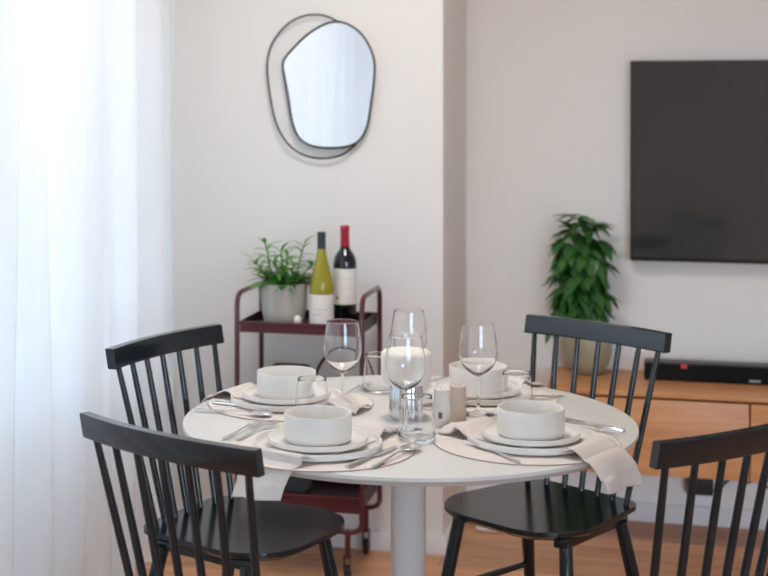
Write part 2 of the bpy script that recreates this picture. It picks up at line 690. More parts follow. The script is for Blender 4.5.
def make_chair(label):
    t = thing('dining_chair', label, 'chair', group='spindle-back chairs round the table')
    m = M['chair']
    bm = bmesh.new()
    out = round_poly([(-0.172, -0.045), (0.172, -0.045), (0.228, 0.358), (-0.228, 0.358)], [0.055, 0.055, 0.125, 0.125], 10)
    # soften the straight front into a slight bow
    out = [(x_, y_ + (0.018 * (1 - (x_ / 0.228) ** 2) if y_ > 0.29 else 0)) for x_, y_ in out]
    add_prism(bm, out, SEAT_Z - 0.024, SEAT_Z, inset0=0.018, z_mid=SEAT_Z - 0.012)
    es = [e for e in bm.edges if all(abs(v.co.z - SEAT_Z) < 1e-6 for v in e.verts)]
    bmesh.ops.bevel(bm, geom=es, offset=0.004, segments=3, affect='EDGES')
    obj('seat', bm, m, t)
    n = 28
    half, sag = 0.225, 0.026

    def arc_y(x_):
        return -0.106 + sag * (x_ / half) ** 2
    rec = R(11)
    bm = bmesh.new()
    rings = []
    for i in range(n + 1):
        x_ = -half + 2 * half * i / n
        dydx = 2 * sag * x_ / half ** 2
        nrm = Vector((-dydx, 1, 0)).normalized()
        c = Vector((x_, arc_y(x_), 0.866))
        up = Vector((0, -math.sin(rec), math.cos(rec)))
        prof = []
        for a_, b_ in ((-0.0115, -0.0215), (-0.0095, -0.025), (0.0095, -0.025), (0.0115, -0.0215), (0.0115, 0.0225), (0.0102, 0.0245), (-0.0102, 0.0245), (-0.0115, 0.0225)):
            prof.append(bm.verts.new(c + nrm * a_ + up * b_))
        rings.append(prof)
    for a, b in zip(rings, rings[1:]):
        for k in range(8):
            bm.faces.new((a[k], a[(k + 1) % 8], b[(k + 1) % 8], b[k]))
    bm.faces.new(rings[0][::-1]); bm.faces.new(rings[-1])
    obj('top_rail', bm, m, t, angle=30)
    for i in range(7):
        k = (i - 3) / 3
        xb, yb = 0.155 * k, -0.018 + 0.026 * k * k
        xt = 0.198 * k
        yt = arc_y(xt) + 0.005
        a = Vector((xb, yb, SEAT_Z - 0.012))
        b = Vector((xt, yt, 0.850))
        pts = [a.lerp(b, f) for f in (0, 0.25, 0.5, 0.75, 1)]
        obj('spindle', tube(pts, [0.0075, 0.0083, 0.0083, 0.0078, 0.0068], 12), m, t)
    for sx_ in (-1, 1):
        bm = box((0.150 * sx_, 0.145, SEAT_Z - 0.036), (0.036, 0.30, 0.026), Matrix.Rotation(R(-4.5) * sx_, 3, 'Z'), 0.004)
        obj('seat_rail', bm, m, t)
        lp = {}
        for nm, yt, yb in (('f', 0.275, 0.338), ('r', 0.02, -0.07)):
            xt = 0.166 if nm == 'f' else 0.150
            xb = 0.225 if nm == 'f' else 0.198
            a = Vector((xt * sx_, yt, SEAT_Z - 0.04))
            b = Vector((xb * sx_, yb, 0.0))
            lp[nm] = (a, b)
            pts = [a.lerp(b, f) for f in (0, 0.3, 0.65, 1)]
            obj('leg', tube(pts, [0.0165, 0.0175, 0.0145, 0.011], 14), m, t)
        zz = 0.225
        ps = []
        for nm in ('f', 'r'):
            a, b = lp[nm]
            ps.append(a.lerp(b, (a.z - zz) / (a.z - b.z)))
        obj('stretcher', tube([ps[0].lerp(ps[1], f) for f in (0, 0.5, 1)], [0.0075, 0.0095, 0.0075], 10), m, t)
    return t


CHAIRS = [
    (-0.188, 2.706, 49.5, 'dark spindle-back chair in front of the curtain, its back turned to the viewer'),
    (-0.266, 3.628, -32.5, 'dark spindle-back chair between the curtain and the burgundy trolley, seat top showing'),
    (0.727, 3.812, 223.5, 'dark spindle-back chair with a bluish sheen on its rail, before the leafy plant'),
    (0.766, 2.744, 124.0, 'dark spindle-back chair cut off by the picture edge, before the wooden sideboard'),
]
c0 = make_chair(CHAIRS[0][3])
for i, (cx, cy, a, lab) in enumerate(CHAIRS):
    if i == 0:
        c0.location = (cx, cy, 0); c0.rotation_euler = (0, 0, R(a - 90))
    else:
        copy_tree(c0, (cx, cy, 0), R(a - 90), lab)

# ------------------------------------------------------------------ tableware
MAT_T = 0.0025
SETTINGS = [                                             # centre, phrase
    (0.038, 3.095, 'at the front place on the curtain side'),
    (-0.033, 3.559, 'at the place nearest the burgundy trolley'),
    (0.446, 3.630, 'at the far place behind the shakers'),
    (0.501, 3.147, 'at the front place on the sideboard side'),
]
SHORT = ['front place on the curtain side', 'place nearest the burgundy trolley', 'far place behind the shakers', 'front place on the sideboard side']

# placemat
MAT_R = 0.203
mats = []


def make_placemat(label):
    t = thing('placemat', label, 'placemat', group='round placemats')
    obj('mat_sheet', lathe([(0, MAT_T), (MAT_R - 0.002, MAT_T), (MAT_R - 0.002, 0.0), (0, 0.0)], 96), M['mat'], t)
    obj('edge_binding', lathe([(MAT_R - 0.002, MAT_T + 0.0004), (MAT_R, MAT_T - 0.0006), (MAT_R, 0.0006), (MAT_R - 0.002, 0.0002)], 96), M['mat_edge'], t)
    bm = bmesh.new()
    vs = []
    for k in range(7):
        a = R(-60 + (k - 3) * 1.4)
        vs.append((bm.verts.new((math.cos(a) * (MAT_R - 0.006), math.sin(a) * (MAT_R - 0.006), MAT_T + 0.0006)), bm.verts.new((math.cos(a) * (MAT_R - 0.016), math.sin(a) * (MAT_R - 0.016), MAT_T + 0.0006))))
    for a, b in zip(vs, vs[1:]):
        bm.faces.new((a[0], b[0], b[1], a[1]))
    obj('sewn_tag', bm, M['tag'], t)
    return t


def inward(c, k):
    d = Vector((TX - c[0], TY - c[1], 0)).normalized()
    return Vector((c[0], c[1], 0)) + d * k


MAT_ROT = [8, 240 + 30, 60, 150]
mc = []
for i, s in enumerate(SETTINGS):
    p = inward(s, 0.012)
    p.z = TZ
    mc.append(p)
    lab = 'round cream placemat ' + SETTINGS[i][2]
    if i == 0:
        pm = make_placemat(lab)
        pm.location = p; pm.rotation_euler = (0, 0, R(MAT_ROT[0]))
    else:
        copy_tree(pm, p, R(MAT_ROT[i]), lab)


def top_z(x_, y_, margin=0.0):
    for p in mc:
        if (Vector((x_, y_)) - p.xy).length < MAT_R + margin:
            return TZ + MAT_T
    return TZ


def plate_prof(r, h, th):
    return [(0, 0.0), (r * 0.72, 0.0), (r * 0.86, 0.001), (r - 0.004, 0.0035), (r - 0.001, 0.006), (r, h - 0.003), (r - 0.0015, h), (r - 0.004, h - 0.0005),
            (r - 0.0055, h - 0.004), (r - 0.010, th + 0.002), (r - 0.016, th), (0, th)]


Z_BIG = TZ + MAT_T
Z_NAP = Z_BIG + 0.006
Z_SMALL = Z_NAP + 0.0052
Z_BOWL = Z_SMALL + 0.005
big = small = bowl = None
for i, s in enumerate(SETTINGS):
    labs = ['large white rimmed dinner plate ' + s[2], 'smaller white rimmed plate under the bowl ' + s[2], 'straight-sided white stoneware bowl ' + s[2]]
    if i == 0:
        big = tag(obj('dinner_plate', lathe(plate_prof(0.138, 0.0185, 0.006), 96), M['ceramic']), labs[0], 'plate', 'dinner plates')
        small = tag(obj('side_plate', lathe(plate_prof(0.108, 0.0165, 0.005), 80), M['ceramic']), labs[1], 'plate', 'small plates')
        br, bh = 0.0725, 0.0605
        bowl = tag(obj('soup_bowl', lathe([(0, 0.002), (br - 0.014, 0.002), (br - 0.012, 0.0), (br - 0.009, 0.0), (br - 0.005, 0.002), (br - 0.0012, 0.006), (br, 0.012), (br, bh - 0.002), (br - 0.001, bh), (br - 0.0035, bh), (br - 0.0045, bh - 0.002),
                                                    (br - 0.0045, 0.014), (br - 0.009, 0.008), (br - 0.02, 0.0062), (0, 0.006)], 80), M['ceramic']), labs[2], 'bowl', 'soup bowls')
        for o, z in ((big, Z_BIG), (small, Z_SMALL), (bowl, Z_BOWL)):
            o.location = (s[0], s[1], z)
    else:
        for k, (o, z) in enumerate(((big, Z_BIG), (small, Z_SMALL), (bowl, Z_BOWL))):
            copy_tree(o, (s[0], s[1], z), 0.3 * i, labs[k])


# napkins: a folded strip from the middle of the table under the small plate and over the edge
def napkin(i, width, inner, hang, skew=0.0, label='', seed=0, shift=0.0, inner_skew=0.0, off=0.0):
    s = SETTINGS[i]
    c = Vector((s[0], s[1], 0))
    d = Vector((s[0] - TX, s[1] - TY, 0))
    rc = d.length
    d.normalize()
    rot = Matrix.Rotation(skew, 3, 'Z')
    d2 = rot @ d
    sd = Vector((-d2.y, d2.x, 0))
    # distance from the plate centre to the table edge along d2
    o = c - Vector((TX, TY, 0))
    bq = o.dot(d2)
    edge = -bq + math.sqrt(bq * bq - (o.length_squared - TR * TR))
    zt = TZ + 0.0015
    key = [(-inner, zt + 0.006), (-inner + 0.035, zt + 0.010), (-0.152, Z_BIG + 0.0225), (-0.136, Z_BIG + 0.0215), (-0.118, Z_NAP + 0.006), (-0.095, Z_NAP + 0.0026), (0.0, Z_NAP + 0.0026), (0.095, Z_NAP + 0.0026),
           (0.118, Z_NAP + 0.006), (0.137, Z_BIG + 0.0215), (0.152, Z_BIG + 0.0205), (min(0.175, edge - 0.012), TZ + 0.013), (edge - 0.006, TZ + 0.0066), (edge + 0.006, TZ + 0.0035), (edge + 0.020, TZ - 0.010), (edge + 0.034, TZ - 0.032), (edge + 0.046, TZ - hang)]
    path = spline([(a, 0, b) for a, b in key], 6)
    n = 18
    bm = bmesh.new()
    rows = []
    L = len(path)
    for j, p in enumerate(path):
        f = j / (L - 1)
        row = []
        tail = max(0.0, (p.x - 0.12) / 0.12)
        head = max(0.0, (-p.x - 0.10) / 0.12)
        wd = width * (1 + 0.10 * min(tail, 1.2) + 0.0 * head) * (1 - 0.25 * min(head, 1))
        for k in range(n + 1):
            v = (k / n - 0.5)
            wob = 0.004 * noise.noise(Vector((p.x * 14 + seed, v * 6, seed))) * min(1, tail + head)
            sag = 0.0
            if p.z < TZ:
                sag = 0.007 * math.sin(v * 7 + seed) * min(1, (TZ - p.z) / 0.04)
            rise = head * 0.010 * (1 - (2 * v) ** 2)
            pos = c + d2 * (p.x + abs(v) ** 2 * 0.0 + sag) + sd * (off + v * wd + shift * min(1, tail) + inner_skew * min(head, 1.5)) + Vector((0, 0, p.z + max(wob, -0.001) + rise))
            if p.z < TZ - 0.03:
                pos.z += 0.012 * v * (1 if seed % 2 else -1)
            row.append(bm.verts.new(pos))
        rows.append(row)
    for a, b in zip(rows, rows[1:]):
        for k in range(n):
            bm.faces.new((a[k], a[k + 1], b[k + 1], b[k]))
    o = obj('napkin', bm, M['napkin'], angle=80)
    md = o.modifiers.new('thickness', 'SOLIDIFY')
    md.thickness = 0.0036
    md.offset = 0.0
    tag(o, label, 'napkin', 'folded linen napkins')
    return o


napkin(0, 0.118, 0.215, 0.062, skew=R(-2), off=0.022, shift=-0.035, inner_skew=-0.012, label='cream linen napkin draped over the front table edge beside the foreground chair', seed=1)
napkin(1, 0.11, 0.215, 0.05, skew=R(0), label='cream linen napkin folded over the table edge nearest the burgundy trolley', seed=2)
napkin(2, 0.11, 0.20, 0.05, skew=R(0), label='cream linen napkin under the plate at the far place behind the shakers', seed=3)
napkin(3, 0.145, 0.198, 0.058, skew=R(5), off=-0.008, label='cream linen napkin draped over the front table edge on the sideboard side', seed=4)


# cutlery (lies along +y: handle end at y=0, tip at y=L)
def strip_mesh(stations, th, curve):
    """flat tapering bar: stations (y, halfwidth); curve(y) gives the height"""
    bm = bmesh.new()
    rings = []
    for y, hw in stations:
        z = curve(y)
        rings.append([bm.verts.new((-hw, y, z)), bm.verts.new((-hw * 0.5, y, z + th * 0.5)), bm.verts.new((hw * 0.5, y, z + th * 0.5)), bm.verts.new((hw, y, z)), bm.verts.new((hw * 0.5, y, z - th * 0.5)), bm.verts.new((-hw * 0.5, y, z - th * 0.5))])
    for a, b in zip(rings, rings[1:]):
        for k in range(6):
            bm.faces.new((a[k], a[(k + 1) % 6], b[(k + 1) % 6], b[k]))
    bm.faces.new(rings[0][::-1]); bm.faces.new(rings[-1])
    return bm


def handle_curve(y):
    return 0.0035 + 0.010 * max(0.0, math.sin(PI * min(1, max(0, (y - 0.06) / 0.12)))) * 0.6


def make_fork(label):
    t = thing('fork', label, 'fork', group='forks')
    st = [(0, 0.003), (0.004, 0.0055), (0.03, 0.0058), (0.08, 0.0036), (0.115, 0.003), (0.128, 0.0045), (0.138, 0.0105), (0.152, 0.0115)]
    obj('handle', strip_mesh(st, 0.0032, handle_curve), M['steel'], t)
    for k in range(4):
        xx = (k - 1.5) * 0.0062
        bm = bmesh.new()
        pts = [(xx, 0.148, handle_curve(0.148)), (xx, 0.165, handle_curve(0.165) - 0.0005), (xx, 0.182, handle_curve(0.18) + 0.001), (xx * 0.96, 0.197, 0.0065)]
        add_tube(bm, pts, [0.0022, 0.0019, 0.0016, 0.0009], 8)
        obj('tine', bm, M['steel'], t)
    return t


def make_knife(label):
    t = thing('table_knife', label, 'knife', group='table knives')
    st = [(0, 0.004), (0.004, 0.0075), (0.05, 0.0072), (0.10, 0.0055), (0.106, 0.0045)]
    obj('handle', strip_mesh(st, 0.006, lambda y: 0.0036), M['steel'], t)
    bm = bmesh.new()
    outl = [(-0.0045, 0.104), (0.0045, 0.104), (0.0085, 0.118), (0.0095, 0.16), (0.008, 0.19), (0.003, 0.205), (-0.003, 0.209), (-0.0055, 0.205), (-0.0055, 0.12)]
    add_prism(bm, outl, 0.0026, 0.0044)
    obj('blade', bm, M['steel'], t)
    return t


def make_spoon(label):
    t = thing('table_spoon', label, 'spoon', group='table spoons')
    st = [(0, 0.003), (0.004, 0.0058), (0.03, 0.006), (0.08, 0.0037), (0.12, 0.003), (0.146, 0.0042)]
    obj('handle', strip_mesh(st, 0.0032, handle_curve), M['steel'], t)
    bm = bmesh.new()
    n, m = 24, 6
    cy_, a_, b_ = 0.172, 0.030, 0.0195
    rings = []
    for j in range(m + 1):
        f = j / m
        ring = []
        for k in range(n):
            th = 2 * PI * k / n
            ring.append(bm.verts.new((b_ * f * math.cos(th), cy_ + a_ * f * math.sin(th), 0.0014 + 0.0075 * f ** 2.2)) if j else None)
        rings.append(ring)
    cv = bm.verts.new((0, cy_, 0.0014))
    for k in range(n):
        bm.faces.new((cv, rings[1][k], rings[1][(k + 1) % n]))
    for j in range(1, m):
        for k in range(n):
            bm.faces.new((rings[j][k], rings[j][(k + 1) % n], rings[j + 1][(k + 1) % n], rings[j + 1][k]))
    o = obj('spoon_bowl', bm, M['steel'], t, angle=80)
    md = o.modifiers.new('thickness', 'SOLIDIFY')
    md.thickness = 0.0014
    md.offset = 1.0
    return t


MAKE = {'fork': make_fork, 'knife': make_knife, 'spoon': make_spoon}
LEN = {'fork': 0.197, 'knife': 0.209, 'spoon': 0.202}
first = {}


def lay(kind, tip, end, label, anchor='end', lift=0.0):
    """lay a piece of cutlery on the table along the line between two points of the table top"""
    zt = TZ + 0.006
    a, b = P(end[0], end[1], zt), P(tip[0], tip[1], zt)
    d = (b - a).normalized()
    L = LEN[kind]
    if anchor == 'end':
        o = a
    elif anchor == 'tip':
        o = b - d * L
    else:
        o = (a + b) / 2 - d * L / 2
    ctr = o + d * L / 2
    o.z = top_z(ctr.x, ctr.y, 0.0) + 0.0004 + lift
    rz = math.atan2(d.y, d.x) - PI / 2
    if kind not in first:
        t = MAKE[kind](label)
        first[kind] = t
        t.location = o
        t.rotation_euler = (0, 0, rz)
    else:
        copy_tree(first[kind], o, rz, label)


FP, TP, BP, SP = SHORT
lay('fork', (284, 418), (228, 444), 'steel fork next to the plate at the ' + FP, 'mid')
lay('fork', (270, 417), (214, 442), 'outer steel fork at the ' + FP, 'mid')
lay('spoon', (417, 446), (357, 474), 'steel spoon with its bowl near the salt and pepper, ' + FP, 'tip')
lay('knife', (392, 448), (347, 467), 'steel knife between plate and spoon at the ' + FP, 'end')
lay('fork', (438, 431), (520, 462), 'steel fork in front of the plate at the ' + SP, 'end')
lay('knife', (562, 417), (625, 430), 'steel knife lying at the outer side of the ' + SP, 'end')
lay('fork', (619, 434), (572, 424), 'steel fork beside the knife at the ' + SP, 'tip')
lay('spoon', (272, 416), (205, 410), 'steel spoon lying in front of the plate at the ' + TP, 'tip')
lay('knife', (270, 410), (213, 402), 'steel knife between plate and spoon at the ' + TP, 'end')
lay('fork', (369, 384), (330, 402), 'steel fork pointing toward the wine glass stem at the ' + TP, 'tip')
lay('fork', (563, 397), (528, 399), 'steel fork beyond the plate at the ' + BP, 'tip')
lay('knife', (447, 376), (420, 383), 'steel knife beside the white candle at the ' + BP, 'tip')


# glasses
BOWL = [(0.0030, 0.0895), (0.0075, 0.0915), (0.018, 0.0975), (0.030, 0.107), (0.0390, 0.120), (0.0443, 0.136), (0.0454, 0.149), (0.0442, 0.168), (0.0416, 0.188), (0.0388, 0.205), (0.0372, 0.2150)]
BOWL_IN = [(0.03705, 0.2150), (0.0383, 0.205), (0.0411, 0.188), (0.0437, 0.168), (0.0449, 0.149), (0.0437, 0.1363), (0.0383, 0.1208), (0.0288, 0.1090), (0.0165, 0.1003), (0.006, 0.0962), (0.0, 0.0952)]
STEM = [(0.0055, 0.0105), (0.0046, 0.018), (0.0037, 0.035), (0.0035, 0.06), (0.0038, 0.082), (0.0034, 0.0893), (0, 0.0894)]
FOOT = [(0, 0.0), (0.0385, 0.0), (0.0388, 0.0010), (0.036, 0.0022), (0.022, 0.0042), (0.010, 0.0075), (0.0055, 0.0105), (0, 0.0105)]


def smooth_prof(prof, per=4):
    return [(max(0.0, p.x), p.z) for p in spline([(a, 0, b) for a, b in prof], per)]


def make_wine(label):
    t = thing('wine_glass', label, 'glass', group='stemmed wine glasses')
    obj('glass_bowl', lathe([(0, 0.0895)] + smooth_prof(BOWL) + [(0.03712, 0.2151)] + smooth_prof(BOWL_IN), 72), M['glass'], t, angle=80)
    obj('stem', lathe(STEM, 32), M['glass'], t, angle=80)
    obj('foot', lathe(FOOT, 56), M['glass'], t, angle=50)
    return t


TSIDE = [(0.0385, 0.001), (0.0402, 0.005), (0.0405, 0.014), (0.0397, 0.030), (0.0368, 0.062), (0.0332, 0.0950)]
TSIDE_IN = [(0.03305, 0.0950), (0.0364, 0.062), (0.0391, 0.030), (0.0396, 0.015), (0.0375, 0.0085), (0.030, 0.0062), (0, 0.0056)]


def make_tumbler(label):
    t = thing('tumbler', label, 'glass', group='clear tumblers')
    obj('glass_wall', lathe([(0, 0.0), (0.034, 0.0)] + smooth_prof(TSIDE) + [(0.03313, 0.0951)] + smooth_prof(TSIDE_IN), 72), M['glass'], t, angle=80)
    return t


wines = [(0.1015, 3.452, 'stemmed wine glass in front of the burgundy trolley'),
         (0.237, 3.262, 'stemmed wine glass in front of the white candle'),
         (0.420, 3.42, 'stemmed wine glass behind the salt and pepper shakers'),
         (0.272, 3.625, 'stemmed wine glass behind the white candle')]
tumblers = [(0.028, 3.372, 'clear tumbler behind the bowl at the front place on the curtain side'),
            (0.256, 3.175, 'clear tumbler beside the salt and pepper shakers'),
            (0.514, 3.44, 'clear tumbler behind the bowl on the sideboard side'),
            (0.200, 3.70, 'clear tumbler half hidden behind the white candle')]
for lst, mk in ((wines, make_wine), (tumblers, make_tumbler)):
    g0 = None
    for x_, y_, lab in lst:
        z = top_z(x_, y_, 0.04) + 0.0003
        if g0 is None:
            g0 = mk(lab)
            g0.location = (x_, y_, z)
        else:
            copy_tree(g0, (x_, y_, z), 0, lab)

# candle on its ribbed silver holder
hx, hy = 0.248, 3.392
bm = bmesh.new()
n = 72
HH = 0.084
random.seed(12)
rib = [random.choice((-1, 1)) * random.uniform(0.0004, 0.0013) for _ in range(48)]
rings = []
for r_, z in ((0.036, 0.0), (0.0385, 0.003), (0.039, 0.008), (0.039, HH - 0.004), (0.0375, HH)):
    ring = []
    for k in range(n * 2):
        rr = r_ + rib[(k // 3) % len(rib)] * (1 if 0.005 < z < HH - 0.002 else 0)
        th = PI * k / n
        ring.append(bm.verts.new((rr * math.cos(th), rr * math.sin(th), z)))
    rings.append(ring)
for a, b in zip(rings, rings[1:]):
    for k in range(2 * n):
        bm.faces.new((a[k], a[(k + 1) % (2 * n)], b[(k + 1) % (2 * n)], b[k]))
bm.faces.new(rings[0][::-1]); bm.faces.new(rings[-1])
hd = obj('candle_holder', bm, M['silver'], angle=40, loc=(hx, hy, TZ))
tag(hd, 'ribbed silver cylinder holder in the middle of the table under the candle', 'candle holder')
ca = thing('pillar_candle', 'wide white pillar candle standing on the ribbed silver holder', 'candle', (hx, hy, TZ + HH))
obj('wax', lathe([(0, 0.0), (0.055, 0.0), (0.058, 0.003), (0.0585, 0.064), (0.0565, 0.071), (0.051, 0.0755), (0.04, 0.0772), (0.02, 0.0776), (0, 0.0776)], 64), M['wax'], ca)


# salt and pepper
def shaker(name, label, cat, px, py, h, m_, mark):
    p = P(px, py, TZ)
    t = thing(name, label, cat, (p.x, p.y, TZ), group='salt and pepper')
    r_ = 0.0192
    obj('shaker_body', lathe([(0, 0.0), (r_ - 0.001, 0.0), (r_, 0.0015), (r_, h - 0.002), (r_ - 0.0015, h), (0, h + 0.0004)], 48), m_, t)
    bm = bmesh.new()
    for k in range(3 if mark else 5):
        a = 2 * PI * k / (3 if mark else 5)
        add_lathe(bm, [(0, h + 0.0008), (0.0012, h + 0.0008), (0.0012, h - 0.001), (0, h - 0.001)], 10, off=(0.006 * math.cos(a), 0.006 * math.sin(a), 0))
    obj('pour_hole', bm, M['hole'], t)
    if mark:
        bm = bmesh.new()
        vs = []
        for k in range(5):
            a = R(-96 - 12) + R(14) * (k - 2) / 2 * 1.0
            vs.append((bm.verts.new((math.cos(a) * (r_ + 0.0004), math.sin(a) * (r_ + 0.0004), 0.022)), bm.verts.new((math.cos(a) * (r_ + 0.0004), math.sin(a) * (r_ + 0.0004), 0.036))))
        for a, b in zip(vs, vs[1:]):
            bm.faces.new((a[0], b[0], b[1], a[1]))
        obj('grey_mark', bm, M['hole'], t)
    return t


shaker('salt_shaker', 'pale stone shaker with a small grey mark, in front of its darker twin', 'shaker', 442.2, 426.5, 0.087, M['stone'], True)
shaker('pepper_shaker', 'beige stone shaker tucked behind the paler one with the mark', 'shaker', 457.8, 421.0, 0.083, M['stone_dark'], False)

# ------------------------------------------------------------------ wall mirror


def wall_pts(px_pts, t, sc=3.2, ox=240, oy=0):
    out = []
    for a, b in px_pts:
        s, z = on_wall(ox + a / sc, oy + b / sc, t)
        out.append((s, z))
    return out


GLASS = [(300, 70), (342, 76), (385, 105), (415, 150), (430, 200), (428, 265), (418, 340), (407, 402), (386, 444), (355, 465), (310, 473), (250, 471), (207, 456), (181, 428), (165, 380), (154, 310), (143, 250), (137, 212), (144, 186), (172, 153), (212, 114), (256, 85)]
WIRE = [(318, 72), (282, 54), (245, 47), (205, 51), (160, 71), (121, 110), (97, 152), (87, 204), (90, 262), (100, 330), (115, 393), (141, 445), (175, 480), (215, 500), (260, 507), (305, 502), (340, 487), (372, 460)]
T_GL = -0.024
gp = wall_pts(GLASS, T_GL)
mcx = sum(a for a, b in gp) / len(gp)
mcz = sum(b for a, b in gp) / len(gp)
mi = thing('wall_mirror', 'irregular rounded mirror with a dark wire loop on the white wall', 'mirror', W(mcx, 0, mcz), -TH)


def loc_pts(pts, t):
    return [Vector((a - mcx, t, b - mcz)) for a, b in pts]


ol = spline(loc_pts(gp, 0), 6, closed=True)
bm = bmesh.new()
f_ = [bm.verts.new((p.x, T_GL, p.z)) for p in ol]
b_ = [bm.verts.new((p.x, -0.006, p.z)) for p in ol]
bm.faces.new(f_)
bm.faces.new(b_[::-1])
for k in range(len(ol)):
    k2 = (k + 1) % len(ol)
    bm.faces.new((f_[k], f_[k2], b_[k2], b_[k]))
obj('mirror_glass', bm, M['mirror'], mi, smooth=False)
obj('frame', tube([Vector((p.x, T_GL - 0.001, p.z)) for p in ol], 0.0038, 8, closed=True), M['wire'], mi)
wp = spline(loc_pts(wall_pts(WIRE, T_GL), T_GL + 0.002), 6)
obj('wire_loop', tube(wp, 0.0034, 8), M['wire'], mi)
bm = box((0, -0.004, 0.02), (0.12, 0.008, 0.12))
obj('wall_plate', bm, M['wire'], mi)

# ------------------------------------------------------------------ television, sideboard, soundbar
s0, zt = on_wall(630, 60.6, 0.49)
_, zb = on_wall(630, 260.6, 0.49)
tvw, tvh = 1.235, zt - zb
tv = thing('television', 'large flat black television hung on the white wall above the sideboard', 'television', W(s0 + tvw / 2, TVT, (zt + zb) / 2), -TH)
obj('tv_housing', box((0, -0.035, 0), (tvw, 0.05, tvh), None, 0.004), M['tv_body'], tv)
obj('screen', box((0, -0.0606, 0.003), (tvw - 0.012, 0.0022, tvh - 0.018)), M['screen'], tv, smooth=False)
obj('wall_bracket', box((0, -0.006, 0), (0.4, 0.012, 0.3)), M['tv_body'], tv)

SB0, SB1, SBT0 = 0.317, 2.35, 0.172
SBZ0, SBZ1 = 0.256, 0.53
sw = SB1 - SB0
sb = thing('sideboard', 'honey oak wall-hung sideboard under the television', 'sideboard', W(SB0, TVT, 0), -TH)
D = TVT - SBT0
obj('top_board', box((sw / 2, -D / 2, SBZ1 - 0.009), (sw, D, 0.018), None, 0.002), M['oak'], sb)
bm = bmesh.new()
add_box(bm, (sw / 2, -D / 2 + 0.012, SBZ0 + 0.009), (sw, D - 0.024, 0.018))
add_box(bm, (0.009, -D / 2 + 0.012, (SBZ0 + SBZ1) / 2), (0.018, D - 0.024, SBZ1 - SBZ0 - 0.019))
add_box(bm, (sw - 0.009, -D / 2 + 0.012, (SBZ0 + SBZ1) / 2), (0.018, D - 0.024, SBZ1 - SBZ0 - 0.019))
add_box(bm, (sw / 2, -0.006, (SBZ0 + SBZ1) / 2), (sw - 0.03, 0.012, SBZ1 - SBZ0 - 0.03))
obj('carcass', bm, M['oak'], sb)
sx1, _ = on_wall(750, 430, SBT0)
gap = sx1 - SB0
edges = [0.0, gap, 2 * gap, sw] if 2 * gap < sw - 0.2 else [0.0, gap, sw]
for a, b in zip(edges, edges[1:]):
    obj('door', box(((a + b) / 2, -D + 0.011, (SBZ0 + SBZ1 - 0.024) / 2), (b - a - 0.005, 0.018, SBZ1 - SBZ0 - 0.026), None, 0.0015), M['oak'], sb)

sl, _ = on_wall(644, 380, 0.372)
snd = thing('soundbar', 'long black soundbar with a red dot lying on the sideboard', 'soundbar', W(sl, 0.372, SBZ1 + 0.001), -TH)
SL = 0.95
obj('grille', box((SL / 2, 0.045, 0.029), (SL, 0.09, 0.056), None, 0.006, 3), M['sound'], snd)
obj('top_panel', box((SL / 2, 0.046, 0.0585), (SL - 0.008, 0.084, 0.003), None, 0.001), M['sound_top'], snd)
sd_, zd_ = on_wall(684, 366.5, 0.371)
obj('red_dot', box((sd_ - sl, -0.0008, zd_ - SBZ1 - 0.001), (0.020, 0.003, 0.014), None, 0.001), M['red_light'], snd)
sd_, zd_ = on_wall(755, 381.5, 0.371)
obj('badge', box((sd_ - sl, -0.0008, zd_ - SBZ1 - 0.001), (0.038, 0.002, 0.008), None, 0.0008), M['badge'], snd)


# ------------------------------------------------------------------ plants
def add_leaf(bm, base, direction, up, length, width, droop=0.3, cup=0.15, seg=7):
    d = Vector(direction).normalized()
    side = d.cross(Vector(up))
    if side.length < 1e-3:
        side = Vector((1, 0, 0))
    side.normalize()
    nrm = side.cross(d).normalized()
    prev = None
    for i in range(seg + 1):
        f = i / seg
        w_ = width * math.sin(PI * (f ** 0.75) * 0.98 + 0.02) if i < seg else 0.0
        c = Vector(base) + d * (length * f) + nrm * (-droop * length * f * f)
        l_ = bm.verts.new(c - side * w_ * 0.5 + nrm * cup * w_)
        m_ = bm.verts.new(c)
        r_ = bm.verts.new(c + side * w_ * 0.5 + nrm * cup * w_)
        if prev:
            bm.faces.new((prev[0], prev[1], m_, l_))
            bm.faces.new((prev[1], prev[2], r_, m_))
        prev = (l_, m_, r_)


# round pot with a broad-leaved plant on the sideboard
pp = W(0.436, 0.452, SBZ1)
pl = thing('potted_plant', 'bushy dark green broad-leaved plant in an olive pot on the sideboard', 'plant', pp + Vector((0, 0, 0.0005)))
obj('pot', lathe([(0, 0), (0.045, 0.0), (0.056, 0.006), (0.074, 0.035), (0.085, 0.075), (0.086, 0.105), (0.080, 0.135), (0.074, 0.150), (0.070, 0.151), (0.069, 0.146), (0.074, 0.125), (0, 0.125)], 56), M['pot_olive'], pl)
obj('soil', lathe([(0, 0.137), (0.04, 0.136), (0.0722, 0.134)], 32), M['soil'], pl)
random.seed(21)
bs, bl = bmesh.new(), bmesh.new()
for k in range(4):
    a = 2 * PI * k / 4 + 0.5
    top = Vector((0.035 * math.cos(a), 0.03 * math.sin(a), 0.36 + 0.05 * (k % 2)))
    add_tube(bs, spline([(0.012 * math.cos(a), 0.012 * math.sin(a), 0.13), (0.022 * math.cos(a), 0.02 * math.sin(a), 0.24), top], 5), [0.006] * 6 + [0.004] * 5, 8)
obj('trunk', bs, M['bark'], pl)
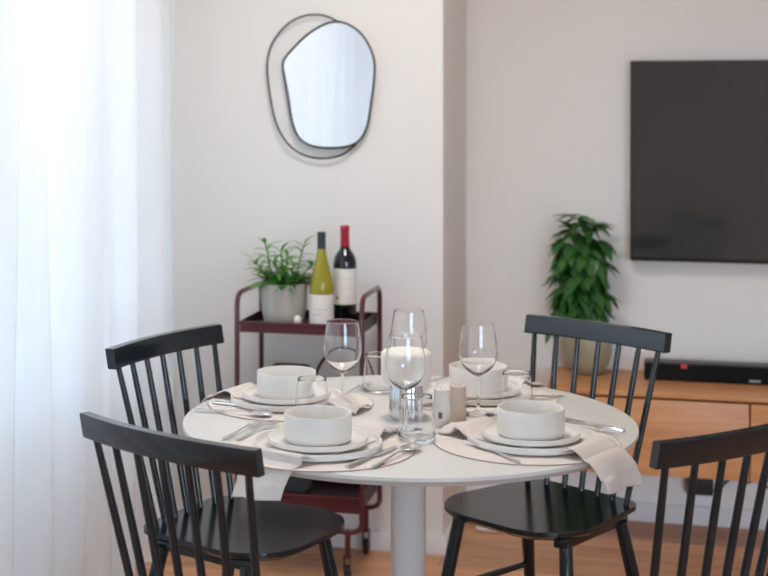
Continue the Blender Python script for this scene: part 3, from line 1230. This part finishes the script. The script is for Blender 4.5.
# layered whorls of drooping leaves, narrower towards the top
cl = []
for z, rad, cnt in ((0.225, 0.088, 12), (0.285, 0.096, 13), (0.345, 0.102, 13), (0.405, 0.106, 13), (0.455, 0.100, 12), (0.495, 0.062, 7), (0.54, 0.016, 3)):
    for k in range(cnt):
        a = 2 * PI * (k + random.random() * 0.6) / cnt + z * 9
        cl.append((rad * random.uniform(0.55, 1.0), a, z + random.uniform(-0.02, 0.02)))
for rr, a, z in cl:
    dirv = Vector((math.cos(a), math.sin(a), 0))
    base = Vector((rr * 0.68 * math.cos(a) - 0.022, min(rr * 0.55 * math.sin(a), 0.05), z))
    nl = 3 if rr > 0.03 else 4
    for q in range(nl):
        an = a + (q - (nl - 1) / 2) * 0.75 + random.uniform(-0.2, 0.2)
        el = random.uniform(-1.15, -0.1) if z < 0.48 else random.uniform(-0.4, 0.5)
        dv = Vector((math.cos(an) * math.cos(el), math.sin(an) * math.cos(el), math.sin(el)))
        L_ = random.uniform(0.070, 0.105)
        tipv = base + dv * L_
        if tipv.y > 0.085:
            dv.y = -abs(dv.y) * 0.4
        add_leaf(bl, base, dv, Vector((0, 0, 1)), L_, L_ * 0.46, random.uniform(0.15, 0.4), 0.12)
# a few stray leaves hanging beside the pot
for (x_, z, L_) in ((-0.128, 0.185, 0.085), (-0.118, 0.20, 0.07), (-0.105, 0.175, 0.06)):
    add_leaf(bl, (x_, -0.02, z), (-0.25, -0.2, -1), Vector((0, -1, 0.2)), L_, 0.026, 0.25, 0.1)
add_tube(bl, spline([(-0.02, -0.01, 0.24), (-0.09, -0.02, 0.235), (-0.122, -0.02, 0.19)], 5), 0.002, 6)
for v in bl.verts:                                       # leaves press against the wall, not through it
    k_ = V.dot(v.co) - 0.088
    if k_ > 0:
        v.co -= V * k_ * 0.98
obj('foliage', bl, M['leaf_dark'], pl, angle=60)

# pale pot with a feathery plant on the trolley
TRAY_Z = 0.7655
tp = W(-0.472, -0.247, TRAY_Z + 0.0005)
p2 = thing('potted_fern', 'fresh green leafy plant in a pale grey pot on the trolley', 'plant', tp)
obj('pot', lathe([(0, 0), (0.046, 0.0), (0.056, 0.004), (0.064, 0.014), (0.071, 0.05), (0.0755, 0.135), (0.0755, 0.139), (0.0725, 0.139), (0.071, 0.132), (0.068, 0.118), (0, 0.118)], 56), M['pot'], p2)
obj('soil', lathe([(0, 0.127), (0.04, 0.126), (0.0695, 0.124)], 32), M['soil'], p2)
random.seed(9)
bl, bs = bmesh.new(), bmesh.new()
stems = [((-0.035, 0.0), (-0.060, 0.0, 0.262)), ((0.035, 0.0), (0.062, -0.01, 0.258)), ((0.0, 0.02), (0.012, 0.03, 0.225)), ((-0.015, -0.03), (-0.03, -0.05, 0.205)), ((0.02, -0.03), (0.03, -0.055, 0.20)),
         ((-0.045, 0.02), (-0.095, 0.02, 0.20)), ((0.045, 0.02), (0.09, 0.02, 0.19)), ((0.0, -0.01), (-0.01, -0.02, 0.235))]
for k, ((x0, y0), tpv) in enumerate(stems):
    a = Vector((x0, y0, 0.12)); b = Vector(tpv)
    mid = a.lerp(b, 0.5) + Vector((0, 0, 0.015))
    pts = spline([a, mid, b], 6)
    add_tube(bs, pts, [0.0022] * len(pts), 6)
    nl = 16
    for j in range(nl):
        f = 0.15 + 0.85 * j / (nl - 1)
        q_ = pts[min(len(pts) - 1, int(f * (len(pts) - 1)))]
        an = j * 2.4 + k
        el = 0.25 + 0.7 * (f ** 3) + random.uniform(-0.15, 0.15)
        dv = Vector((math.cos(an) * math.cos(el), math.sin(an) * math.cos(el), math.sin(el)))
        L_ = random.uniform(0.05, 0.075) * (1.1 - 0.25 * f)
        add_leaf(bl, q_, dv, Vector((0, 0, 1)), L_, 0.0125, 0.45, 0.2, seg=5)
for k in range(40):                                      # broad leaves at the rim
    an = 2 * PI * k / 20 + random.uniform(-0.1, 0.1)
    el = random.uniform(0.2, 1.0)
    r0 = random.uniform(0.015, 0.045)
    dv = Vector((math.cos(an) * math.cos(el), math.sin(an) * math.cos(el), math.sin(el)))
    add_leaf(bl, (r0 * math.cos(an), r0 * math.sin(an), 0.128), dv, Vector((0, 0, 1)), random.uniform(0.065, 0.105), 0.034, 0.35, 0.15)
obj('foliage', bl, M['leaf_fresh'], p2, angle=60)
obj('stems', bs, M['stem'], p2)

# ------------------------------------------------------------------ bar trolley
TS0, TS1, TT0, TT1 = -0.60, -0.20, -0.34, -0.06
tr = thing('bar_trolley', 'burgundy metal serving trolley with two trays against the white wall', 'trolley', W((TS0 + TS1) / 2, (TT0 + TT1) / 2, 0), -TH)
hw, hd_ = (TS1 - TS0) / 2, (TT1 - TT0) / 2
RF = 0.0082
for sg in (-1, 1):
    x_ = hw * sg
    zt_, zbm = 0.877, 0.155
    pts = [(x_, -hd_, zbm + 0.05), (x_, -hd_, 0.5), (x_, -hd_, zt_ - 0.035), (x_, -hd_ + 0.008, zt_ - 0.012), (x_, -hd_ + 0.032, zt_), (x_, 0, zt_), (x_, hd_ - 0.032, zt_), (x_, hd_ - 0.008, zt_ - 0.012), (x_, hd_, zt_ - 0.035), (x_, hd_, 0.5), (x_, hd_, zbm + 0.05)]
    obj('side_frame', tube(pts, RF, 12), M['burgundy'], tr)
for sg in (-1, 1):
    y_ = hd_ * sg
    zbm = 0.155
    pts = [(-hw, y_, zbm + 0.05), (-hw, y_, zbm + 0.025), (-hw + 0.008, y_, zbm + 0.008), (-hw + 0.03, y_, zbm), (0, y_, zbm), (hw - 0.03, y_, zbm), (hw - 0.008, y_, zbm + 0.008), (hw, y_, zbm + 0.025), (hw, y_, zbm + 0.05)]
    obj('bottom_bar', tube(pts, RF, 12), M['burgundy'], tr)
for z0, z1, nm in ((0.757, 0.792, 'upper_tray'), (0.212, 0.262, 'lower_tray')):
    w_, d_ = 2 * (hw - RF - 0.001), 2 * (hd_ - 0.001)
    bm, lip = bmesh.new(), bmesh.new()
    add_box(bm, (0, 0, z0 + 0.003), (w_, d_, 0.006))
    y0 = -d_ / 2
    # front and back lips, each a folded sheet with a lighter rolled edge
    for sy in (-1, 1):
        add_box(bm, (0, sy * (d_ / 2 - 0.004), (z0 + z1) / 2), (w_, 0.003, z1 - z0 - 0.004))
        add_box(lip, (0, sy * (d_ / 2 - 0.001), (z0 + z1) / 2), (w_, 0.003, z1 - z0))
        add_box(lip, (0, sy * (d_ / 2 + 0.001), z1 - 0.005), (w_ + 0.004, 0.010, 0.010), None, 0.003)
    for sx_ in (-1, 1):
        add_box(bm, (sx_ * (w_ / 2 - 0.002), 0, (z0 + z1) / 2), (0.004, d_, z1 - z0))
    t_ = obj(nm, bm, M['tray'], tr)
    obj('rolled_lip', lip, M['burgundy'], t_)
    obj('tray_liner', box((0, 0, z0 + 0.0068), (w_ - 0.010, d_ - 0.010, 0.0016)), M['tray'], t_)
for sx_ in (-1, 1):
    for sy in (-1, 1):
        cx_, cy_ = sx_ * (hw - 0.045), sy * hd_
        bm = bmesh.new()
        add_tube(bm, [(cx_, cy_, 0.150), (cx_, cy_, 0.075)], 0.009, 10)
        add_box(bm, (cx_ - 0.010, cy_, 0.060), (0.003, 0.026, 0.05), None, 0.001)
        add_box(bm, (cx_ + 0.010, cy_, 0.060), (0.003, 0.026, 0.05), None, 0.001)
        add_box(bm, (cx_, cy_, 0.080), (0.024, 0.026, 0.006), None, 0.001)
        ct = obj('caster', bm, M['burgundy'], tr)
        bm = bmesh.new()
        add_lathe(bm, [(0, -0.008), (0.022, -0.008), (0.026, -0.004), (0.026, 0.004), (0.022, 0.008), (0, 0.008)], 24)
        for v in bm.verts:
            v.co = Vector((v.co.z + cx_, v.co.x + cy_ + 0.004, v.co.y + 0.0262))
        obj('wheel', bm, M['rubber'], ct)


# wine bottles
def bottle(name, label, loc, prof, m_, cap_prof, cap_m, lab_z, r_, mark):
    t = thing(name, label, 'bottle', loc, R(-4), 'wine bottles on the trolley')
    obj('bottle_glass', lathe(prof, 48), m_, t)
    obj('cap', lathe(cap_prof, 32), cap_m, t)
    bm = bmesh.new()
    vs = []
    for k in range(33):
        a = R(-90) + R(88) * (k - 16) / 16
        vs.append((bm.verts.new((math.cos(a) * (r_ + 0.0005), math.sin(a) * (r_ + 0.0005), lab_z[0])), bm.verts.new((math.cos(a) * (r_ + 0.0005), math.sin(a) * (r_ + 0.0005), lab_z[1]))))
    for a, b in zip(vs, vs[1:]):
        bm.faces.new((a[0], b[0], b[1], a[1]))
    lb = obj('paper_label', bm, M['paper'], t)
    bm = bmesh.new()
    for (az, half, z0, z1) in mark:
        row = []
        for k in range(7):
            a = R(-90) + R(az) + R(half) * (k - 3) / 3
            row.append((bm.verts.new((math.cos(a) * (r_ + 0.0009), math.sin(a) * (r_ + 0.0009), z0)), bm.verts.new((math.cos(a) * (r_ + 0.0009), math.sin(a) * (r_ + 0.0009), z1))))
        for a, b in zip(row, row[1:]):
            bm.faces.new((a[0], b[0], b[1], a[1]))
    obj('printed_mark', bm, M['ink'], lb)
    return t


rw = 0.0382
bottle('white_wine_bottle', 'yellow-green white wine bottle with a dark screw cap beside the potted plant', (0.0675, 4.548, TRAY_Z + 0.0005),
       [(0, 0.004), (0.028, 0.0), (0.036, 0.002), (rw, 0.008), (rw, 0.115), (0.0372, 0.135), (0.033, 0.160), (0.026, 0.188), (0.0185, 0.215), (0.0140, 0.240), (0.0125, 0.258), (0.0120, 0.262), (0, 0.262)], M['white_wine'],
       [(0.0120, 0.252), (0.0132, 0.252), (0.0134, 0.303), (0.0124, 0.305), (0, 0.305)], M['screw_cap'], (0.012, 0.112), rw, [(-20, 22, 0.050, 0.0515), (4, 30, 0.066, 0.067)])
rw2 = 0.0372
bottle('red_wine_bottle', 'dark red wine bottle with a red capsule, the taller one', (0.1425, 4.60, TRAY_Z + 0.0005),
       [(0, 0.004), (0.028, 0.0), (0.035, 0.002), (rw2, 0.008), (rw2, 0.190), (0.0368, 0.205), (0.0335, 0.220), (0.026, 0.234), (0.0175, 0.244), (0.0140, 0.256), (0.0125, 0.30), (0.0128, 0.312), (0, 0.313)], M['red_wine'],
       [(0.0145, 0.252), (0.0147, 0.254), (0.0135, 0.300), (0.0145, 0.303), (0.0145, 0.317), (0.0130, 0.320), (0, 0.320)], M['capsule'], (0.074, 0.186), rw2, [(-38, 8, 0.090, 0.098), (-5, 38, 0.154, 0.1546), (8, 34, 0.124, 0.1246)])

# small pale bulb on the tray lip and the thin things stored on the trolley
bm = bmesh.new()
add_lathe(bm, [(0, 0), (0.0085, 0.0), (0.0085, 0.018), (0.0095, 0.022), (0.0125, 0.028), (0.013, 0.034), (0.011, 0.041), (0.006, 0.0455), (0, 0.047)], 24)
k_ = obj('bottle_stopper', bm, M['garlic'], loc=W(on_wall(297.5, 320, -0.322)[0], -0.322, TRAY_Z + 0.001))
tag(k_, 'small cream round-headed stopper on the trolley in front of the pot', 'stopper')

bm = bmesh.new()
add_box(bm, (0, 0, 0.212), (0.135, 0.10, 0.41), None, 0.02, 4)
for v in bm.verts:
    if v.co.z > 0.3:
        v.co.x *= 0.97
bg_ = obj('storage_bag', bm, M['grey_bag'], loc=W(-0.47, -0.19, 0.2225 - 0.007))
bg_.rotation_euler = (0, 0, -TH)
tag(bg_, 'charcoal bag standing on the lower tray of the burgundy trolley', 'bag')

s_, z_ = on_wall(344, 388, 0.0 - 0.10)
bm = tube([(0.098 * math.cos(2 * PI * k / 48), 0, 0.125 * math.sin(2 * PI * k / 48)) for k in range(48)], 0.0052, 8, closed=True)
add_tube(bm, [(0, 0, 0.124), (0, 0, 0.757 - z_ + 0.001)], 0.004, 8)
cb = obj('wire_hoop', bm, M['cable'], loc=W(s_, -0.10, z_))
cb.rotation_euler = (0, 0, -TH)
tag(cb, 'black wire hoop hanging below the upper tray of the burgundy trolley', 'hoop')

# things on and near the floor by the sideboard
wb = W(0.112, 0.30, 0)
o = obj('white_box', box((0, 0, 0.026), (0.088, 0.06, 0.05), None, 0.012, 4), M['white_plastic'], loc=wb)
o.rotation_euler = (0, 0, -TH)
tag(o, 'small white rounded box on the wooden floor, glimpsed below a chair seat', 'box')
s_, z_ = on_wall(700, 480, TVT)
o = obj('power_strip', box((0, -0.026, 0), (0.088, 0.05, 0.10), None, 0.006, 3), M['cable'], loc=W(s_, TVT, 0.165))
o.rotation_euler = (0, 0, -TH)
tag(o, 'black power box with cables on the wall below the sideboard', 'power strip')
wp = []
for a, b in ((712, 492), (722, 486), (733, 478), (745, 483), (756, 481), (768, 488), (785, 494)):
    s_, z_ = on_wall(a, b, TVT - 0.02)
    wp.append(W(s_, TVT - 0.02, z_))
o = obj('cable', tube(spline(wp, 5), 0.004, 8), M['cable'])
tag(o, 'thin black cable trailing along the wall below the sideboard', 'cable')
